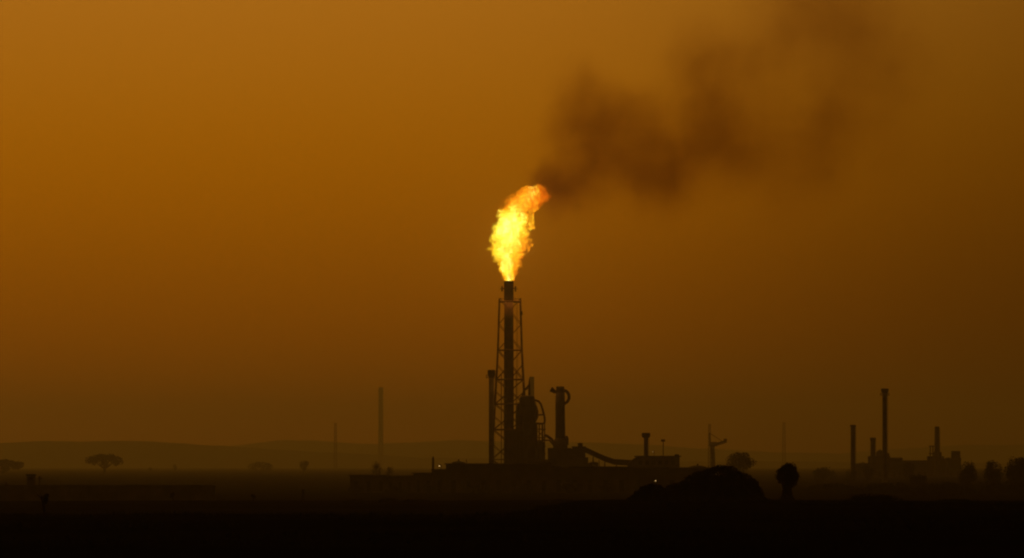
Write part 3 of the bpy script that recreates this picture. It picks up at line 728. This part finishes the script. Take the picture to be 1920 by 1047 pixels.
# ------------------------------------------------------------------ flame (burning gas, a volume that gives off light)
def vol_mat(name):
    m = bpy.data.materials.new(name); m.use_nodes = True; t = m.node_tree; t.nodes.clear()
    return m, t, N(t, 'ShaderNodeOutputMaterial')
FK = DP/FPX
OUT = [(527,943,965),(508,935,970),(487.5,931.5,977),(468.6,920,985),(456,923,989),(435,926,992),(414,936,990),(399,938,990),(382.5,947,1012),(372,957,1027),(361.5,974,1024),(353,985,1017),(348,996,1009)]
FZ = 42.0
fb = Vector((mx(954, DP), DP, mz(527.5, DP)))
def flame():
    m, t, out = vol_mat('burning_gas')
    tcn = N(t, 'ShaderNodeTexCoord'); P = tcn.outputs['Object']
    nz = N(t, 'ShaderNodeTexNoise', noise_dimensions='3D'); nz.inputs['Scale'].default_value = .30; nz.inputs['Detail'].default_value = 5; nz.inputs['Roughness'].default_value = .72; nz.inputs['Distortion'].default_value = .6
    L(t, P, nz.inputs['Vector'])
    s0 = N(t, 'ShaderNodeVectorMath', operation='SUBTRACT'); L(t, nz.outputs['Color'], s0.inputs[0]); s0.inputs[1].default_value = (.5,.5,.5)
    sep0 = N(t, 'ShaderNodeSeparateXYZ'); L(t, P, sep0.inputs[0])
    amp = M(t, 'MULTIPLY', M(t, 'DIVIDE', sep0.outputs[2], 9.0, clamp=True), 11.0)
    sc = N(t, 'ShaderNodeVectorMath', operation='SCALE'); L(t, s0.outputs[0], sc.inputs[0]); L(t, M(t, 'ADD', amp, 1.5), sc.inputs['Scale'])
    ad = N(t, 'ShaderNodeVectorMath', operation='ADD'); L(t, P, ad.inputs[0]); L(t, sc.outputs[0], ad.inputs[1])
    sep = N(t, 'ShaderNodeSeparateXYZ'); L(t, ad.outputs[0], sep.inputs[0])
    zf = M(t, 'DIVIDE', sep.outputs[2], FZ, clamp=True)
    # centre line and half width against height, from the outline
    cs, rs = [], []
    for py, a, c in OUT:
        h = (527.5-py)*FK/FZ
        cs.append((min(1, max(0, h)), ((a+c)/2-954)*FK/20)); rs.append((min(1, max(0, h)), (c-a)/2*FK/10))
    rs[-1] = (rs[-1][0], 0.0)
    cx_ = M(t, 'MULTIPLY', M(t, 'SUBTRACT', ramp(t, zf, [(p, v+.3) for p, v in cs]), .3), 20.0)
    rr = M(t, 'MULTIPLY', ramp(t, zf, rs), 9.4)
    dx = M(t, 'SUBTRACT', sep.outputs[0], cx_); dy = M(t, 'MULTIPLY', sep.outputs[1], 1.1)
    rad = M(t, 'SQRT', M(t, 'ADD', M(t, 'MULTIPLY', dx, dx), M(t, 'MULTIPLY', dy, dy)))
    f = M(t, 'SUBTRACT', 1.0, M(t, 'DIVIDE', rad, M(t, 'MAXIMUM', rr, .05)))
    for qx, qy, qr in ((1003,388,10),(1001,400,9),(1000,412,8.5),(998,423,7),(1001,456,5.5),(992,463,6),(981,352,6),(1012,353,7),(924,447,6),(938,401,7)):   # licks torn off the body
        dn = N(t, 'ShaderNodeVectorMath', operation='DISTANCE'); L(t, ad.outputs[0], dn.inputs[0]); dn.inputs[1].default_value = ((qx-954)*FK, -1.0, (527.5-qy)*FK)
        f = M(t, 'MAXIMUM', f, M(t, 'MULTIPLY_ADD', dn.outputs['Value'], -.6/(qr*FK), .6))
    n2 = N(t, 'ShaderNodeTexNoise', noise_dimensions='3D'); n2.inputs['Scale'].default_value = .42; n2.inputs['Detail'].default_value = 5; n2.inputs['Roughness'].default_value = .65
    mp = N(t, 'ShaderNodeMapping'); mp.inputs['Scale'].default_value = (1.5, 1.5, .42); mp.inputs['Location'].default_value = (3.1, 7.7, 1.3)
    L(t, ad.outputs[0], mp.inputs[0]); L(t, mp.outputs[0], n2.inputs['Vector'])
    nn = M(t, 'SUBTRACT', n2.outputs[0], .5)
    n3 = N(t, 'ShaderNodeTexNoise', noise_dimensions='3D'); n3.inputs['Scale'].default_value = .95; n3.inputs['Detail'].default_value = 3; n3.inputs['Roughness'].default_value = .6
    L(t, mp.outputs[0], n3.inputs['Vector']); fine = M(t, 'SUBTRACT', n3.outputs[0], .5)
    # the crown of the flame is torn and thin
    tear = M(t, 'MULTIPLY', M(t, 'SUBTRACT', zf, .62), 2.0, clamp=True)
    fm = M(t, 'ADD', f, M(t, 'MULTIPLY', nn, M(t, 'ADD', 1.7, M(t, 'MULTIPLY', tear, 2.2))))
    fm = M(t, 'ADD', fm, M(t, 'MULTIPLY', fine, M(t, 'ADD', .5, tear)))
    fm = M(t, 'MULTIPLY', fm, M(t, 'MULTIPLY', M(t, 'MULTIPLY', sep0.outputs[2], 3.0, clamp=True), M(t, 'MULTIPLY', M(t, 'SUBTRACT', FZ*.975, sep0.outputs[2]), .4, clamp=True)))
    mask = M(t, 'MULTIPLY', M(t, 'SUBTRACT', fm, .0), 3.0, clamp=True)
    # heat: hottest in the middle of the body, yellow below, orange in the crown and down the lee side
    body = ramp(t, zf, [(0, .62), (.15, .66), (.35, .72), (.48, .86), (.62, .92), (.70, .62), (.76, .40), (.9, .36), (1, .25)])
    lee = M(t, 'MULTIPLY', M(t, 'DIVIDE', dx, M(t, 'MAXIMUM', rr, .1), clamp=True), -.30)
    heat = M(t, 'ADD', M(t, 'ADD', body, lee), M(t, 'ADD', M(t, 'MULTIPLY', M(t, 'SUBTRACT', f, .42), 1.15), M(t, 'ADD', M(t, 'MULTIPLY', nn, 3.1), M(t, 'MULTIPLY', fine, 1.3))))
    col = ramp(t, heat, [(0, (.95,.17,.003)), (.18, (1,.24,.005)), (.38, (1.0,.33,.007)), (.55, (1,.58,.018)), (.72, (1,.82,.022)), (.9, (1,.95,.07)), (1.0, (1,1,.30))])
    hs = ramp(t, heat, [(0, .36), (.3, .42), (.6, .52), (1, .72)])
    SIG = 1.1
    em = N(t, 'ShaderNodeEmission'); L(t, col, em.inputs[0]); L(t, M(t, 'MULTIPLY', M(t, 'MULTIPLY', mask, SIG*3.1), hs), em.inputs[1])
    ab = N(t, 'ShaderNodeVolumeAbsorption'); ab.inputs[0].default_value = (0,0,0,1); L(t, M(t, 'MULTIPLY', mask, SIG), ab.inputs[1])
    asd = N(t, 'ShaderNodeAddShader'); L(t, em.outputs[0], asd.inputs[0]); L(t, ab.outputs[0], asd.inputs[1]); L(t, asd.outputs[0], out.inputs['Volume'])
    m.cycles.volume_step_rate = .12
    b = MB(); n = 20; vs, fs = [], []
    prof = [(0.02, 0, 2.6)] + [((527.5-py)*FK, ((a+c)/2-954)*FK, (c-a)/2*FK*1.18+1.6) for py, a, c in OUT[1:]] + [(FZ-.6, 10.5, 1.5)]
    for h, c, r in prof:
        for k in range(n):
            a = 2*math.pi*k/n; vs.append((fb.x+c+r*math.cos(a), fb.y+r*math.sin(a), fb.z+h))
    for i in range(len(prof)-1):
        for k in range(n): k2 = (k+1) % n; fs.append((i*n+k, i*n+k2, (i+1)*n+k2, (i+1)*n+k))
    fs.append(tuple(range(n))[::-1]); fs.append(tuple(range((len(prof)-1)*n, len(prof)*n)))
    b.poly(vs, fs); o = b.build('flame', m, base=fb)
    tag(o, 'bright orange and yellow gas flame leaning right from the tip of the flare stack', 'flame')
    ld = bpy.data.lights.new('flame_light', 'POINT'); ld.energy = FLAME_W; ld.color = (1, .36, .06); ld.shadow_soft_size = 3.0
    lo = bpy.data.objects.new('flame_light', ld); C.objects.link(lo); lo.parent = o; lo.location = (1.5, 0, 17); ld.use_shadow = False
FLAME_W = 7e4
flame()

# ------------------------------------------------------------------ smoke plume
SM = [ # px, py, radius px, density, depth offset m
 (1042,348,44,1.7,0),(1016,335,26,1.0,0),(1034,368,26,.9,0),(1060,368,36,1.0,3),(1170,300,72,.50,0),(1215,345,66,.40,2),(1295,335,60,.35,0),(1205,258,70,.35,-3),(1435,280,80,.30,0),(1500,250,84,.30,3),(1105,365,50,.35,0),(1048,392,24,.4,0),(1090,335,50,.9,0),
 (1090,195,46,.75,-4),(1068,235,44,.85,2),(1122,240,48,1.1,4),(1060,285,42,.85,-3),(1112,300,54,.95,0),(1150,262,54,.7,5),(1098,185,62,.55,0),(1150,215,60,.4,0),
 (1195,250,64,.65,0),(1185,205,50,.35,-5),(1225,300,64,.85,3),(1265,325,60,.95,0),(1240,352,50,.6,4),(1275,270,60,.8,-4),(1180,330,56,.6,0),(1230,215,54,.4,3),
 (1325,195,58,.85,0),(1350,232,54,1.15,3),(1305,150,60,.6,-3),(1325,98,60,.5,0),(1285,110,46,.3,0),(1375,150,60,.6,4),(1395,105,50,.35,0),(1385,280,60,.85,-2),(1330,285,58,.8,0),(1420,305,50,.4,0),(1370,335,46,.3,0),
 (1440,215,74,.35,0),(1450,120,70,.35,5),(1480,60,84,.45,0),(1560,50,90,.50,6),(1620,60,84,.55,0),(1500,-20,90,.5,4),(1600,-30,90,.5,0),(1555,190,64,.55,0),(1555,255,58,.65,4),(1545,325,56,.55,0),(1480,300,64,.3,0),(1620,150,84,.45,0),(1650,250,84,.3,5),(1690,120,80,.3,0),(1470,370,60,.2,0)]
def smoke():
    m, t, out = vol_mat('black_smoke')
    org = Vector((mx(1330,DP), DP, mz(200,DP)))
    tcn = N(t, 'ShaderNodeTexCoord'); P0 = tcn.outputs['Object']
    nz = N(t, 'ShaderNodeTexNoise', noise_dimensions='3D'); nz.inputs['Scale'].default_value = .06; nz.inputs['Detail'].default_value = 3
    L(t, P0, nz.inputs['Vector'])
    s0 = N(t, 'ShaderNodeVectorMath', operation='SUBTRACT'); L(t, nz.outputs['Color'], s0.inputs[0]); s0.inputs[1].default_value = (.5,.5,.5)
    sc = N(t, 'ShaderNodeVectorMath', operation='SCALE'); L(t, s0.outputs[0], sc.inputs[0]); sc.inputs['Scale'].default_value = 16
    ad = N(t, 'ShaderNodeVectorMath', operation='ADD'); L(t, P0, ad.inputs[0]); L(t, sc.outputs[0], ad.inputs[1]); P = ad.outputs[0]
    acc = None
    for px, py, r, s, dy in SM:
        c = W(px, py, DP) + Vector((0, dy, 0)) - org; rm = r*1.75*FK
        d = N(t, 'ShaderNodeVectorMath', operation='DISTANCE'); L(t, P, d.inputs[0]); d.inputs[1].default_value = c
        q = M(t, 'MULTIPLY_ADD', d.outputs['Value'], -1/rm, 1.0, clamp=True)
        q = M(t, 'MULTIPLY', q, q)
        acc = M(t, 'MULTIPLY', q, s*FK*55/ (2*rm)) if acc is None else M(t, 'MULTIPLY_ADD', q, s*FK*55/(2*rm), acc)
    n2 = N(t, 'ShaderNodeTexNoise', noise_dimensions='3D'); n2.inputs['Scale'].default_value = .11; n2.inputs['Detail'].default_value = 3
    L(t, P, n2.inputs['Vector'])
    dens = M(t, 'MULTIPLY', M(t, 'MULTIPLY', acc, M(t, 'MULTIPLY_ADD', n2.outputs[0], 2.0, 0.0)), SMOKE)
    ab = N(t, 'ShaderNodeVolumeAbsorption'); ab.inputs[0].default_value = (.29,.06,.0,1); L(t, dens, ab.inputs[1])
    scn = N(t, 'ShaderNodeVolumeScatter'); scn.inputs[0].default_value = (.5,.38,.25,1); L(t, M(t, 'MULTIPLY', dens, .12), scn.inputs[1])
    asd = N(t, 'ShaderNodeAddShader'); L(t, ab.outputs[0], asd.inputs[0]); L(t, scn.outputs[0], asd.inputs[1]); L(t, asd.outputs[0], out.inputs['Volume'])
    m.cycles.volume_step_rate = .35
    b = MB()
    import bmesh
    bm = bmesh.new()
    for px, py, r, s, dy in SM:
        c = W(px, py, DP) + Vector((0, dy, 0)) - org
        q = bmesh.ops.create_icosphere(bm, subdivisions=2, radius=r*1.7*FK+1)
        for v in q['verts']: v.co += c
    me = bpy.data.meshes.new('smoke'); bm.to_mesh(me); bm.free(); me.materials.append(m)
    o = bpy.data.objects.new('smoke', me); C.objects.link(o); o.location = org
    rm = o.modifiers.new('merge', 'REMESH'); rm.mode = 'VOXEL'; rm.voxel_size = 3.0
    dg = bpy.context.evaluated_depsgraph_get(); me2 = bpy.data.meshes.new_from_object(o.evaluated_get(dg)); o.modifiers.clear(); o.data = me2; me2.name = 'smoke'
    if not me2.materials: me2.materials.append(m)
    tag(o, 'brown black smoke plume drifting right and up from the flame', 'smoke', kind='stuff')
SMOKE = .125
smoke()

# ------------------------------------------------------------------ haze
def haze():
    m, t, out = vol_mat('dust_haze')
    pv = N(t, 'ShaderNodeVolumePrincipled')
    pv.inputs['Color'].default_value = (.90,1,.85,1); pv.inputs['Density'].default_value = 1.15e-4; pv.inputs['Anisotropy'].default_value = .75
    L(t, pv.outputs[0], out.inputs['Volume'])
    b = MB(); b.box((-4200, -220, -4), (4200, 21600, 300)); o = b.build('haze', m)
    tag(o, 'amber dust haze hanging over the whole plain', 'haze', kind='stuff')
haze()

for o in bpy.data.objects:
    if '_w' in o: del o['_w']
